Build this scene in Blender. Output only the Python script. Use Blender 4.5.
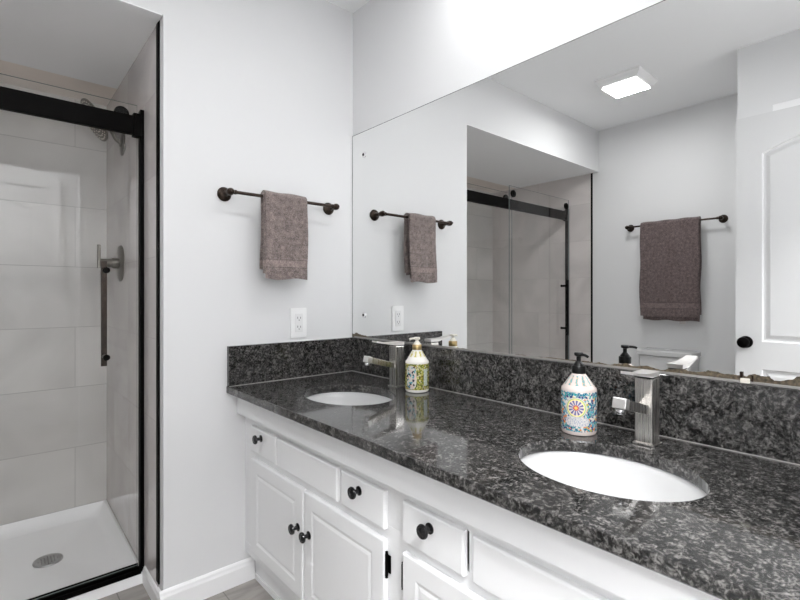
import bpy, bmesh, math, random
from mathutils import Vector, Matrix
random.seed(7)
R = math.radians
SC = bpy.context.scene
for o in list(bpy.data.objects): bpy.data.objects.remove(o)

# ---------------------------------------------------------------- camera, world, exposure
cam_d = bpy.data.cameras.new('camera'); cam = bpy.data.objects.new('camera', cam_d); SC.collection.objects.link(cam)
cam.location = (-1.27417, -1.79883, 1.12618)
cam.rotation_euler = (R(90), 0, -0.71591)
cam_d.sensor_fit = 'HORIZONTAL'; cam_d.sensor_width = 36.0
cam_d.lens = 470.713 * 36 / 800
cam_d.shift_y = -5.5 / 800
cam_d.clip_start = 0.02
SC.camera = cam
w = bpy.data.worlds.new('world'); SC.world = w; w.use_nodes = True
w.node_tree.nodes['Background'].inputs[0].default_value = (0.8, 0.85, 0.9, 1)
w.node_tree.nodes['Background'].inputs[1].default_value = 0.15
SC.view_settings.view_transform = 'Standard'
SC.view_settings.look = 'None'
SC.view_settings.exposure = 0.06
SC.view_settings.gamma = 1.0
SC.view_settings.use_curve_mapping = False
try:
    SC.cycles.max_bounces = 14; SC.cycles.diffuse_bounces = 12; SC.cycles.glossy_bounces = 8
    SC.cycles.transparent_max_bounces = 16; SC.cycles.transmission_bounces = 8
    SC.cycles.caustics_reflective = True; SC.cycles.blur_glossy = 0.3; SC.cycles.caustics_refractive = False
    SC.cycles.sample_clamp_indirect = 6.0
except Exception: pass

# light strengths
P_FIXTURE = 7.5     # square ceiling fixture seen in the mirror
P_CAN = 5.2         # recessed light above the vanity
P_ENTRY_FILL = 4.0       # added fill: unseen ceiling fixture near the entry, brightens the room
def spot(name, loc, power, size, blend, col, rad=0.05):
    d = bpy.data.lights.new(name, 'SPOT'); d.energy = power; d.spot_size = R(size); d.spot_blend = blend
    d.color = col; d.shadow_soft_size = rad
    o = bpy.data.objects.new(name, d); o.location = loc; SC.collection.objects.link(o); return o
def area(name, loc, power, sx, sy, col):
    d = bpy.data.lights.new(name, 'AREA'); d.shape = 'RECTANGLE'; d.size = sx; d.size_y = sy; d.energy = power; d.color = col
    o = bpy.data.objects.new(name, d); o.location = loc; SC.collection.objects.link(o); return o

# ---------------------------------------------------------------- key sizes (metres)
CEIL = 2.436; W = 2.411; J = 0.816; ZA = 2.112; YR = 1.055
JUTX = -1.747; JUTY = -1.085; YB = -1.95; YH = -2.68
ZC = 0.775; TC = 0.028; D = 0.592; ZB = 0.928; ZM = 1.861; YEND = -1.86
FIX = (-1.667, -0.535)          # ceiling fixture centre
P_HALL_FILL = 60.0         # two unseen hall fixtures added to brighten the room through the doorway
CAN = (-0.225, -0.92)
ENTRY_FILL = (-0.80, -1.58)

area('fixture_light', (FIX[0], FIX[1], CEIL - 0.052), P_FIXTURE, 0.2, 0.2, (0.985, 0.99, 1.0))
area('entry_fill_light', (ENTRY_FILL[0], ENTRY_FILL[1], CEIL - 0.052), P_ENTRY_FILL, 0.20, 0.20, (0.985, 0.99, 1.0))
HALL_FILLS = [(-1.25, -2.37), (-2.35, -2.37)]
for h_ in HALL_FILLS: area('hall_fill_light', (h_[0], h_[1], CEIL - 0.052), P_HALL_FILL, 0.20, 0.20, (0.985, 0.99, 1.0))
cl = area('vanity_can_light', (CAN[0], CAN[1], CEIL - 0.012), P_CAN, 0.10, 0.10, (0.98, 0.99, 1.0)); cl.data.shape = 'DISK'

# ---------------------------------------------------------------- materials
def mat(name): 
    m = bpy.data.materials.new(name); m.use_nodes = True
    return m, m.node_tree, m.node_tree.nodes['Principled BSDF']
def setp(b, **k):
    for n, v in k.items():
        n = n.replace('_', ' ')
        if n in b.inputs: b.inputs[n].default_value = v
def N(t, ty, **k):
    n = t.nodes.new(ty)
    for a, v in k.items(): setattr(n, a, v)
    return n
def L(t, a, b): t.links.new(a, b)
def ramp(t, stops, interp='LINEAR'):
    n = N(t, 'ShaderNodeValToRGB'); cr = n.color_ramp; cr.interpolation = interp
    while len(cr.elements) < len(stops): cr.elements.new(0.5)
    for e, (p, c) in zip(cr.elements, stops): e.position = p; e.color = c if len(c) == 4 else (*c, 1)
    return n
def math_(t, op, a, b=None, c=None):
    n = N(t, 'ShaderNodeMath', operation=op)
    for i, v in enumerate((a, b, c)):
        if v is None: continue
        if isinstance(v, (int, float)): n.inputs[i].default_value = v
        else: L(t, v, n.inputs[i])
    return n.outputs[0]
def simple(name, col, rough=0.5, metal=0.0, bump=0.0, scale=200, var=0.0, spec=0.5):
    m, t, b = mat(name)
    setp(b, Base_Color=(*col, 1), Roughness=rough, Metallic=metal, Specular_IOR_Level=spec)
    tc = N(t, 'ShaderNodeTexCoord'); nz = N(t, 'ShaderNodeTexNoise'); nz.inputs['Scale'].default_value = scale; nz.inputs['Detail'].default_value = 3
    L(t, tc.outputs['Object'], nz.inputs['Vector'])
    if bump:
        bp = N(t, 'ShaderNodeBump'); bp.inputs['Strength'].default_value = bump; bp.inputs['Distance'].default_value = 0.002
        L(t, nz.outputs['Fac'], bp.inputs['Height']); L(t, bp.outputs[0], b.inputs['Normal'])
    if var:
        r = ramp(t, [(0.3, tuple(c * (1 - var) for c in col)), (0.7, tuple(min(1, c * (1 + var)) for c in col))])
        L(t, nz.outputs['Fac'], r.inputs[0]); L(t, r.outputs[0], b.inputs['Base Color'])
    return m
WALL = simple('wall_paint', (0.70, 0.702, 0.706), 0.55, bump=0.06, scale=260, spec=0.3)
CEILM = simple('ceiling_paint', (0.88, 0.885, 0.89), 0.8, bump=0.05, scale=260, spec=0.2)
TRIM = simple('trim_gloss_paint', (0.85, 0.85, 0.855), 0.3)
DOORM = simple('door_paint', (0.64, 0.642, 0.646), 0.38, bump=0.03, scale=120)
CAB = simple('cabinet_paint', (0.79, 0.793, 0.798), 0.38, bump=0.04, scale=90)
CERAMIC = simple('white_porcelain', (0.58, 0.58, 0.58), 0.08)
ACRYL = simple('white_acrylic', (0.92, 0.92, 0.925), 0.25)
BLACK = simple('matte_black_metal', (0.0018, 0.0015, 0.0014), 0.5, 0.0, spec=0.05)
BRONZE = simple('oil_rubbed_bronze', (0.045, 0.032, 0.025), 0.3, 0.85, var=0.3, scale=60)
KNOBM = simple('black_knob_enamel', (0.012, 0.012, 0.013), 0.22, 0.2)
SILK = simple('beige_ceiling_strip', (0.78, 0.71, 0.65), 0.4, var=0.08, scale=4)
RUBBER = simple('black_plastic', (0.006, 0.006, 0.006), 0.35, spec=0.25)
PLATE = simple('white_plastic', (0.82, 0.82, 0.82), 0.3)
DARK = simple('dark_slot', (0.03, 0.03, 0.03), 0.6)
CREAM = simple('cream_plastic', (0.75, 0.72, 0.64), 0.3)
GOLD = simple('gold_collar', (0.45, 0.33, 0.15), 0.35, 0.8)
CHROME = simple('chrome', (0.8, 0.8, 0.81), 0.08, 1.0)
DRAINM = simple('brushed_drain', (0.5, 0.5, 0.5), 0.3, 1.0)
VALVE = simple('aged_nickel', (0.20, 0.185, 0.165), 0.38, 0.8)
CAULK = simple('pale_mirror_channel', (0.36, 0.35, 0.335), 0.35, 0.5)
def brushed():
    m, t, b = mat('brushed_nickel'); setp(b, Base_Color=(0.62, 0.60, 0.575, 1), Metallic=1.0, Roughness=0.24)
    tc = N(t, 'ShaderNodeTexCoord'); mp = N(t, 'ShaderNodeMapping'); mp.inputs['Scale'].default_value = (900, 900, 8)
    nz = N(t, 'ShaderNodeTexNoise'); nz.inputs['Scale'].default_value = 1.0
    L(t, tc.outputs['Object'], mp.inputs[0]); L(t, mp.outputs[0], nz.inputs['Vector'])
    r = ramp(t, [(0.3, (0.25,) * 3), (0.7, (0.30,) * 3)]); L(t, nz.outputs['Fac'], r.inputs[0]); L(t, r.outputs[0], b.inputs['Roughness'])
    return m
NICKEL = brushed()
LEVERM = simple('satin_lever', (0.72, 0.70, 0.68), 0.42, 0.85)
def emit(name, col, s):
    m, t, b = mat(name); setp(b, Base_Color=(0.9, 0.9, 0.9, 1), Emission_Color=(*col, 1), Emission_Strength=s); return m
GLOW = emit('lit_diffuser', (1, 0.99, 0.97), 5.0)
GLOWW = emit('lit_lens', (1, 0.95, 0.9), 6.0)

def granite():
    m, t, b = mat('dark_granite'); tc = N(t, 'ShaderNodeTexCoord')
    wp = N(t, 'ShaderNodeTexNoise'); wp.inputs['Scale'].default_value = 14; wp.inputs['Detail'].default_value = 3
    L(t, tc.outputs['Object'], wp.inputs['Vector'])
    mx = N(t, 'ShaderNodeMix', data_type='VECTOR'); mx.inputs[0].default_value = 0.035
    L(t, tc.outputs['Object'], mx.inputs[4]); L(t, wp.outputs['Color'], mx.inputs[5])
    n1 = N(t, 'ShaderNodeTexNoise'); n1.inputs['Scale'].default_value = 165; n1.inputs['Detail'].default_value = 5; n1.inputs['Roughness'].default_value = 0.68; n1.inputs['Distortion'].default_value = 0.5
    n2 = N(t, 'ShaderNodeTexNoise'); n2.inputs['Scale'].default_value = 48; n2.inputs['Detail'].default_value = 3
    n3 = N(t, 'ShaderNodeTexVoronoi'); n3.inputs['Scale'].default_value = 110
    for n in (n1, n2, n3): L(t, mx.outputs[1], n.inputs['Vector'])
    s = math_(t, 'ADD', math_(t, 'MULTIPLY', n1.outputs['Fac'], 0.8), math_(t, 'MULTIPLY', n2.outputs['Fac'], 0.35))
    s = math_(t, 'ADD', s, math_(t, 'MULTIPLY', n3.outputs['Distance'], -0.12))
    r = ramp(t, [(0.42, (0.008, 0.008, 0.0078)), (0.50, (0.028, 0.027, 0.026)), (0.575, (0.080, 0.077, 0.074)), (0.68, (0.165, 0.158, 0.152))])
    L(t, s, r.inputs[0]); L(t, r.outputs[0], b.inputs['Base Color'])
    setp(b, Roughness=0.07, Specular_IOR_Level=0.55)
    return m
GRANITE = granite()

def tile(name, ax_u, u0, base, rough, gk=0.68):
    """Large format porcelain tile 0.61 x 0.3035 running along axis ax_u, offset half every course, pale veins."""
    m, t, b = mat(name); tc = N(t, 'ShaderNodeTexCoord'); sp = N(t, 'ShaderNodeSeparateXYZ'); L(t, tc.outputs['Object'], sp.inputs[0])
    u = sp.outputs[ax_u]; v = sp.outputs[2]
    row = math_(t, 'DIVIDE', math_(t, 'SUBTRACT', v, 0.0585), 0.3015)
    rf = math_(t, 'FLOOR', row); vf = math_(t, 'FRACT', row)
    par = math_(t, 'MULTIPLY', math_(t, 'MODULO', math_(t, 'ADD', rf, 20), 2.0), 0.5)
    uu = math_(t, 'ADD', math_(t, 'DIVIDE', math_(t, 'SUBTRACT', u, u0), 0.61), par)
    uf = math_(t, 'FRACT', math_(t, 'ADD', uu, 50)); 
    def edge(fr, size, g):
        d = math_(t, 'MULTIPLY', math_(t, 'MINIMUM', fr, math_(t, 'SUBTRACT', 1.0, fr)), size)
        return math_(t, 'LESS_THAN', d, g)
    grout = math_(t, 'MAXIMUM', edge(uf, 0.61, 0.0013), edge(vf, 0.3015, 0.0016))
    cb = N(t, 'ShaderNodeCombineXYZ'); L(t, math_(t, 'FLOOR', uu), cb.inputs[0]); L(t, rf, cb.inputs[1])
    wn = N(t, 'ShaderNodeTexWhiteNoise', noise_dimensions='3D'); L(t, cb.outputs[0], wn.inputs['Vector'])
    add = N(t, 'ShaderNodeVectorMath', operation='MULTIPLY_ADD'); L(t, wn.outputs['Color'], add.inputs[0]); add.inputs[1].default_value = (7, 7, 7); L(t, tc.outputs['Object'], add.inputs[2])
    nz = N(t, 'ShaderNodeTexNoise'); nz.inputs['Scale'].default_value = 2.2; nz.inputs['Detail'].default_value = 6; nz.inputs['Distortion'].default_value = 1.2; L(t, add.outputs[0], nz.inputs['Vector'])
    r = ramp(t, [(0.3, tuple(c * 0.88 for c in base)), (0.7, tuple(c * 1.1 for c in base))]); L(t, nz.outputs['Fac'], r.inputs[0])
    vn = N(t, 'ShaderNodeTexNoise'); vn.inputs['Scale'].default_value = 1.3; vn.inputs['Detail'].default_value = 2; vn.inputs['Distortion'].default_value = 0.6; L(t, add.outputs[0], vn.inputs['Vector'])
    vein = math_(t, 'LESS_THAN', math_(t, 'ABSOLUTE', math_(t, 'SUBTRACT', vn.outputs['Fac'], 0.5)), 0.0012)
    m1 = N(t, 'ShaderNodeMix', data_type='RGBA'); L(t, math_(t, 'MULTIPLY', vein, 0.3), m1.inputs[0]); L(t, r.outputs[0], m1.inputs[6]); m1.inputs[7].default_value = (0.6, 0.58, 0.56, 1)
    m2 = N(t, 'ShaderNodeMix', data_type='RGBA'); L(t, grout, m2.inputs[0]); L(t, m1.outputs[2], m2.inputs[6]); m2.inputs[7].default_value = tuple(c * gk for c in base) + (1,)
    L(t, m2.outputs[2], b.inputs['Base Color']); setp(b, Roughness=rough, Specular_IOR_Level=0.5)
    return m
TILE_B = tile('porcelain_tile_rear', 0, -0.954, (0.56, 0.543, 0.525), 0.33)
TILE_S = tile('porcelain_tile_side', 1, 0.55, (0.60, 0.565, 0.55), 0.13, 0.86)

def floor_mat():
    m, t, b = mat('floor_tile'); tc = N(t, 'ShaderNodeTexCoord')
    mp = N(t, 'ShaderNodeMapping'); mp.inputs['Scale'].default_value = (3, 14, 1); L(t, tc.outputs['Object'], mp.inputs[0])
    nz = N(t, 'ShaderNodeTexNoise'); nz.inputs['Scale'].default_value = 1.6; nz.inputs['Detail'].default_value = 6; nz.inputs['Distortion'].default_value = 0.7; L(t, mp.outputs[0], nz.inputs['Vector'])
    r = ramp(t, [(0.3, (0.22, 0.205, 0.19)), (0.55, (0.31, 0.29, 0.27)), (0.75, (0.39, 0.365, 0.34))]); L(t, nz.outputs['Fac'], r.inputs[0])
    br = N(t, 'ShaderNodeTexBrick'); br.inputs['Scale'].default_value = 1; br.inputs['Brick Width'].default_value = 0.61; br.inputs['Row Height'].default_value = 0.305
    br.inputs['Mortar Size'].default_value = 0.002; br.inputs['Color1'].default_value = (1, 1, 1, 1); br.inputs['Color2'].default_value = (0.93, 0.93, 0.93, 1); br.inputs['Mortar'].default_value = (0.55, 0.55, 0.55, 1)
    L(t, tc.outputs['Object'], br.inputs['Vector'])
    mu = N(t, 'ShaderNodeMix', data_type='RGBA', blend_type='MULTIPLY'); mu.inputs[0].default_value = 1; L(t, r.outputs[0], mu.inputs[6]); L(t, br.outputs[0], mu.inputs[7])
    L(t, mu.outputs[2], b.inputs['Base Color']); setp(b, Roughness=0.35); return m
FLOORM = floor_mat()

def thin_glass():
    m, t, b = mat('clear_shower_glass'); t.nodes.remove(b); out = t.nodes['Material Output']
    tr = N(t, 'ShaderNodeBsdfTransparent'); tr.inputs[0].default_value = (0.992, 0.995, 0.993, 1)
    gl = N(t, 'ShaderNodeBsdfGlossy'); gl.inputs['Roughness'].default_value = 0.0
    fr = N(t, 'ShaderNodeFresnel'); fr.inputs[0].default_value = 1.5
    geo = N(t, 'ShaderNodeNewGeometry')          # same reflectance on the way in and on the way out of the thin sheet
    f = math_(t, 'MULTIPLY', fr.outputs[0], math_(t, 'SUBTRACT', 1.0, geo.outputs['Backfacing']))
    mx = N(t, 'ShaderNodeMixShader'); L(t, f, mx.inputs[0]); L(t, tr.outputs[0], mx.inputs[1]); L(t, gl.outputs[0], mx.inputs[2]); L(t, mx.outputs[0], out.inputs[0])
    return m
GLASS = thin_glass()
GEDGE = simple('glass_edge', (0.22, 0.26, 0.25), 0.15)

def mirror_mat():
    """Silvered glass; brown flaking of the silvering creeps up from the bottom edge, thin black rim."""
    m, t, b = mat('mirror_silver'); tc = N(t, 'ShaderNodeTexCoord'); sp = N(t, 'ShaderNodeSeparateXYZ'); L(t, tc.outputs['Object'], sp.inputs[0])
    y, z = sp.outputs[1], sp.outputs[2]
    nz = N(t, 'ShaderNodeTexNoise'); nz.inputs['Scale'].default_value = 22; nz.inputs['Detail'].default_value = 5; L(t, tc.outputs['Object'], nz.inputs['Vector'])
    mr = N(t, 'ShaderNodeMapRange'); L(t, y, mr.inputs[0]); mr.inputs[1].default_value = -0.95; mr.inputs[2].default_value = -1.65; mr.inputs[3].default_value = 0.007; mr.inputs[4].default_value = 0.027
    left = N(t, 'ShaderNodeMapRange'); L(t, y, left.inputs[0]); left.inputs[1].default_value = -0.17; left.inputs[2].default_value = -0.10; left.inputs[3].default_value = 0.0; left.inputs[4].default_value = 0.024
    amp = math_(t, 'MAXIMUM', mr.outputs[0], left.outputs[0])
    h = math_(t, 'MULTIPLY', amp, math_(t, 'ADD', math_(t, 'MULTIPLY', math_(t, 'SUBTRACT', nz.outputs['Fac'], 0.5), 1.7), 0.85))
    rot = math_(t, 'LESS_THAN', math_(t, 'SUBTRACT', z, ZB), h)
    rim = math_(t, 'MAXIMUM', math_(t, 'GREATER_THAN', z, ZM - 0.0022), math_(t, 'GREATER_THAN', y, -0.0050))
    n2 = N(t, 'ShaderNodeTexNoise'); n2.inputs['Scale'].default_value = 160; L(t, tc.outputs['Object'], n2.inputs['Vector'])
    cr = ramp(t, [(0.35, (0.045, 0.035, 0.022)), (0.7, (0.16, 0.125, 0.08))]); L(t, n2.outputs['Fac'], cr.inputs[0])
    m1 = N(t, 'ShaderNodeMix', data_type='RGBA'); L(t, rot, m1.inputs[0]); m1.inputs[6].default_value = (0.90, 0.905, 0.90, 1); L(t, cr.outputs[0], m1.inputs[7])
    m2 = N(t, 'ShaderNodeMix', data_type='RGBA'); L(t, rim, m2.inputs[0]); L(t, m1.outputs[2], m2.inputs[6]); m2.inputs[7].default_value = (0.05, 0.05, 0.05, 1)
    bad = math_(t, 'MAXIMUM', rot, rim)
    L(t, m2.outputs[2], b.inputs['Base Color']); L(t, math_(t, 'SUBTRACT', 1.0, bad), b.inputs['Metallic']); L(t, math_(t, 'MULTIPLY', bad, 0.5), b.inputs['Roughness'])
    return m
MIRROR = mirror_mat()

def terry(name, col, z0, z1):
    m, t, b = mat(name); tc = N(t, 'ShaderNodeTexCoord'); sp = N(t, 'ShaderNodeSeparateXYZ'); L(t, tc.outputs['Object'], sp.inputs[0])
    z = sp.outputs[2]
    band = math_(t, 'MULTIPLY', math_(t, 'GREATER_THAN', z, z0), math_(t, 'LESS_THAN', z, z1))
    n1 = N(t, 'ShaderNodeTexNoise'); n1.inputs['Scale'].default_value = 330; n1.inputs['Detail'].default_value = 2
    n2 = N(t, 'ShaderNodeTexNoise'); n2.inputs['Scale'].default_value = 60; n2.inputs['Detail'].default_value = 4
    for n in (n1, n2): L(t, tc.outputs['Object'], n.inputs['Vector'])
    s = math_(t, 'ADD', math_(t, 'MULTIPLY', n1.outputs['Fac'], 0.65), math_(t, 'MULTIPLY', n2.outputs['Fac'], 0.35))
    def line(zz): return math_(t, 'LESS_THAN', math_(t, 'ABSOLUTE', math_(t, 'SUBTRACT', z, zz)), 0.0016)
    s = math_(t, 'ADD', s, math_(t, 'MULTIPLY', band, 0.06))
    s = math_(t, 'SUBTRACT', s, math_(t, 'MULTIPLY', math_(t, 'MAXIMUM', line(z0), line(z1)), 0.12))
    r = ramp(t, [(0.36, tuple(c * 0.42 for c in col)), (0.5, col), (0.66, tuple(c * 1.75 for c in col))]); L(t, s, r.inputs[0]); L(t, r.outputs[0], b.inputs['Base Color'])
    bp = N(t, 'ShaderNodeBump'); bp.inputs['Distance'].default_value = 0.004; L(t, s, bp.inputs['Height'])
    L(t, math_(t, 'SUBTRACT', 0.9, math_(t, 'MULTIPLY', band, 0.7)), bp.inputs['Strength']); L(t, bp.outputs[0], b.inputs['Normal'])
    setp(b, Roughness=0.95, Specular_IOR_Level=0.1, Sheen_Weight=0.35, Sheen_Roughness=0.5)
    return m

# label materials use UV: u = arc length round the bottle (m, 0 = towards -X -Y), v = height (m)
def label_mosaic():
    m, t, b = mat('mosaic_wrap'); uv = N(t, 'ShaderNodeUVMap'); sp = N(t, 'ShaderNodeSeparateXYZ'); L(t, uv.outputs[0], sp.inputs[0]); u, v = sp.outputs[0], sp.outputs[1]
    vo = N(t, 'ShaderNodeTexVoronoi'); vo.inputs['Scale'].default_value = 190; L(t, uv.outputs[0], vo.inputs['Vector'])
    ve = N(t, 'ShaderNodeTexVoronoi', feature='DISTANCE_TO_EDGE'); ve.inputs['Scale'].default_value = 190; L(t, uv.outputs[0], ve.inputs['Vector'])
    sc = N(t, 'ShaderNodeSeparateColor'); L(t, vo.outputs['Color'], sc.inputs[0])
    pal = ramp(t, [(0, (0.01, 0.13, 0.20)), (0.2, (0.55, 0.54, 0.50)), (0.30, (0.02, 0.25, 0.26)), (0.48, (0.015, 0.035, 0.13)), (0.62, (0.52, 0.49, 0.44)), (0.72, (0.55, 0.16, 0.04)), (0.80, (0.06, 0.28, 0.36)), (0.95, (0.35, 0.32, 0.05))], 'CONSTANT'); L(t, sc.outputs[0], pal.inputs[0])
    # round medallion
    du = math_(t, 'SUBTRACT', u, -0.0065); dv = math_(t, 'SUBTRACT', v, 0.070)
    rr = math_(t, 'SQRT', math_(t, 'ADD', math_(t, 'MULTIPLY', du, du), math_(t, 'MULTIPLY', dv, dv)))
    an = math_(t, 'ARCTAN2', dv, du)
    pet = math_(t, 'GREATER_THAN', math_(t, 'SINE', math_(t, 'MULTIPLY', an, 12.0)), 0.0)
    pc = N(t, 'ShaderNodeMix', data_type='RGBA'); L(t, pet, pc.inputs[0]); pc.inputs[6].default_value = (0.10, 0.10, 0.24, 1); pc.inputs[7].default_value = (0.52, 0.47, 0.44, 1)
    rc = ramp(t, [(0, (0.8, 0.45, 0.1)), (0.14, (0.45, 0.10, 0.08)), (0.26, (0.5, 0.5, 0.5)), (0.72, (0.75, 0.62, 0.25)), (0.82, (0.25, 0.42, 0.15)), (0.9, (0.50, 0.46, 0.40))], 'CONSTANT')
    rn = math_(t, 'DIVIDE', rr, 0.026); L(t, rn, rc.inputs[0])
    inpet = math_(t, 'MULTIPLY', math_(t, 'GREATER_THAN', rn, 0.26), math_(t, 'LESS_THAN', rn, 0.72))
    mc = N(t, 'ShaderNodeMix', data_type='RGBA'); L(t, inpet, mc.inputs[0]); L(t, rc.outputs[0], mc.inputs[6]); L(t, pc.outputs[2], mc.inputs[7])
    inm = math_(t, 'LESS_THAN', rn, 1.0)
    a = N(t, 'ShaderNodeMix', data_type='RGBA'); L(t, inm, a.inputs[0]); L(t, pal.outputs[0], a.inputs[6]); L(t, mc.outputs[2], a.inputs[7])
    # white grout between the mosaic pieces
    g = math_(t, 'MULTIPLY', math_(t, 'LESS_THAN', ve.outputs['Distance'], 0.035), math_(t, 'SUBTRACT', 1.0, inm))
    a2 = N(t, 'ShaderNodeMix', data_type='RGBA'); L(t, g, a2.inputs[0]); L(t, a.outputs[2], a2.inputs[6]); a2.inputs[7].default_value = (0.48, 0.45, 0.42, 1)
    # pale oval cartouche below the medallion with fine print strokes
    cu = math_(t, 'DIVIDE', math_(t, 'SUBTRACT', u, -0.004), 0.030); cv = math_(t, 'DIVIDE', math_(t, 'SUBTRACT', v, 0.036), 0.0125)
    inc = math_(t, 'LESS_THAN', math_(t, 'ADD', math_(t, 'POWER', math_(t, 'ABSOLUTE', cu), 3), math_(t, 'POWER', math_(t, 'ABSOLUTE', cv), 3)), 1.0)
    tx = N(t, 'ShaderNodeTexNoise'); mp = N(t, 'ShaderNodeMapping'); mp.inputs['Scale'].default_value = (520, 230, 1); L(t, uv.outputs[0], mp.inputs[0]); L(t, mp.outputs[0], tx.inputs['Vector']); tx.inputs['Scale'].default_value = 1
    ink = ramp(t, [(0.40, (0.16, 0.22, 0.34)), (0.5, (0.55, 0.53, 0.51))]); L(t, tx.outputs['Fac'], ink.inputs[0])
    a3 = N(t, 'ShaderNodeMix', data_type='RGBA'); L(t, inc, a3.inputs[0]); L(t, a2.outputs[2], a3.inputs[6]); L(t, ink.outputs[0], a3.inputs[7])
    L(t, a3.outputs[2], b.inputs['Base Color']); setp(b, Roughness=0.25); return m
def label_floral():
    m, t, b = mat('floral_wrap'); uv = N(t, 'ShaderNodeUVMap'); sp = N(t, 'ShaderNodeSeparateXYZ'); L(t, uv.outputs[0], sp.inputs[0]); u, v = sp.outputs[0], sp.outputs[1]
    vo = N(t, 'ShaderNodeTexVoronoi'); vo.inputs['Scale'].default_value = 260; L(t, uv.outputs[0], vo.inputs['Vector'])
    sc = N(t, 'ShaderNodeSeparateColor'); L(t, vo.outputs['Color'], sc.inputs[0])
    pal = ramp(t, [(0, (0.11, 0.14, 0.015)), (0.2, (0.36, 0.36, 0.06)), (0.42, (0.04, 0.06, 0.012)), (0.6, (0.48, 0.44, 0.16)), (0.78, (0.6, 0.56, 0.42)), (0.88, (0.28, 0.16, 0.03))], 'CONSTANT'); L(t, sc.outputs[0], pal.inputs[0])
    # white and blue figure patch
    v2 = N(t, 'ShaderNodeTexVoronoi'); v2.inputs['Scale'].default_value = 150; L(t, uv.outputs[0], v2.inputs['Vector'])
    s2 = N(t, 'ShaderNodeSeparateColor'); L(t, v2.outputs['Color'], s2.inputs[0])
    p2 = ramp(t, [(0, (0.55, 0.53, 0.48)), (0.25, (0.10, 0.30, 0.34)), (0.42, (0.60, 0.57, 0.52)), (0.60, (0.03, 0.035, 0.05)), (0.76, (0.62, 0.48, 0.42))], 'CONSTANT'); L(t, s2.outputs[1], p2.inputs[0])
    pu = math_(t, 'DIVIDE', math_(t, 'SUBTRACT', u, -0.023), 0.021); pv = math_(t, 'DIVIDE', math_(t, 'SUBTRACT', v, 0.055), 0.042)
    inp = math_(t, 'LESS_THAN', math_(t, 'ADD', math_(t, 'POWER', math_(t, 'ABSOLUTE', pu), 3), math_(t, 'POWER', math_(t, 'ABSOLUTE', pv), 3)), 1.0)
    a = N(t, 'ShaderNodeMix', data_type='RGBA'); L(t, inp, a.inputs[0]); L(t, pal.outputs[0], a.inputs[6]); L(t, p2.outputs[0], a.inputs[7])
    # upright pale panel of small print
    qu = math_(t, 'LESS_THAN', math_(t, 'ABSOLUTE', math_(t, 'SUBTRACT', u, 0.034)), 0.0085); qv = math_(t, 'LESS_THAN', math_(t, 'ABSOLUTE', math_(t, 'SUBTRACT', v, 0.055)), 0.030)
    inq = math_(t, 'MULTIPLY', qu, qv)
    tx = N(t, 'ShaderNodeTexNoise'); mp = N(t, 'ShaderNodeMapping'); mp.inputs['Scale'].default_value = (260, 520, 1); L(t, uv.outputs[0], mp.inputs[0]); L(t, mp.outputs[0], tx.inputs['Vector']); tx.inputs['Scale'].default_value = 1
    ink = ramp(t, [(0.42, (0.25, 0.30, 0.28)), (0.52, (0.58, 0.62, 0.56))]); L(t, tx.outputs['Fac'], ink.inputs[0])
    a3 = N(t, 'ShaderNodeMix', data_type='RGBA'); L(t, inq, a3.inputs[0]); L(t, a.outputs[2], a3.inputs[6]); L(t, ink.outputs[0], a3.inputs[7])
    L(t, a3.outputs[2], b.inputs['Base Color']); setp(b, Roughness=0.25); return m
def shoulder_mat(name, c1, c2, c3, n):
    m, t, b = mat(name); uv = N(t, 'ShaderNodeUVMap'); sp = N(t, 'ShaderNodeSeparateXYZ'); L(t, uv.outputs[0], sp.inputs[0])
    s = math_(t, 'SINE', math_(t, 'MULTIPLY', sp.outputs[0], n))
    vo = N(t, 'ShaderNodeTexNoise'); vo.inputs['Scale'].default_value = 160; L(t, uv.outputs[0], vo.inputs['Vector'])
    s = math_(t, 'ADD', math_(t, 'MULTIPLY', s, 0.25), vo.outputs['Fac'])
    r = ramp(t, [(0.32, c2), (0.40, c3), (0.48, c1)]); L(t, s, r.inputs[0]); L(t, r.outputs[0], b.inputs['Base Color']); setp(b, Roughness=0.25); return m

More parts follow.
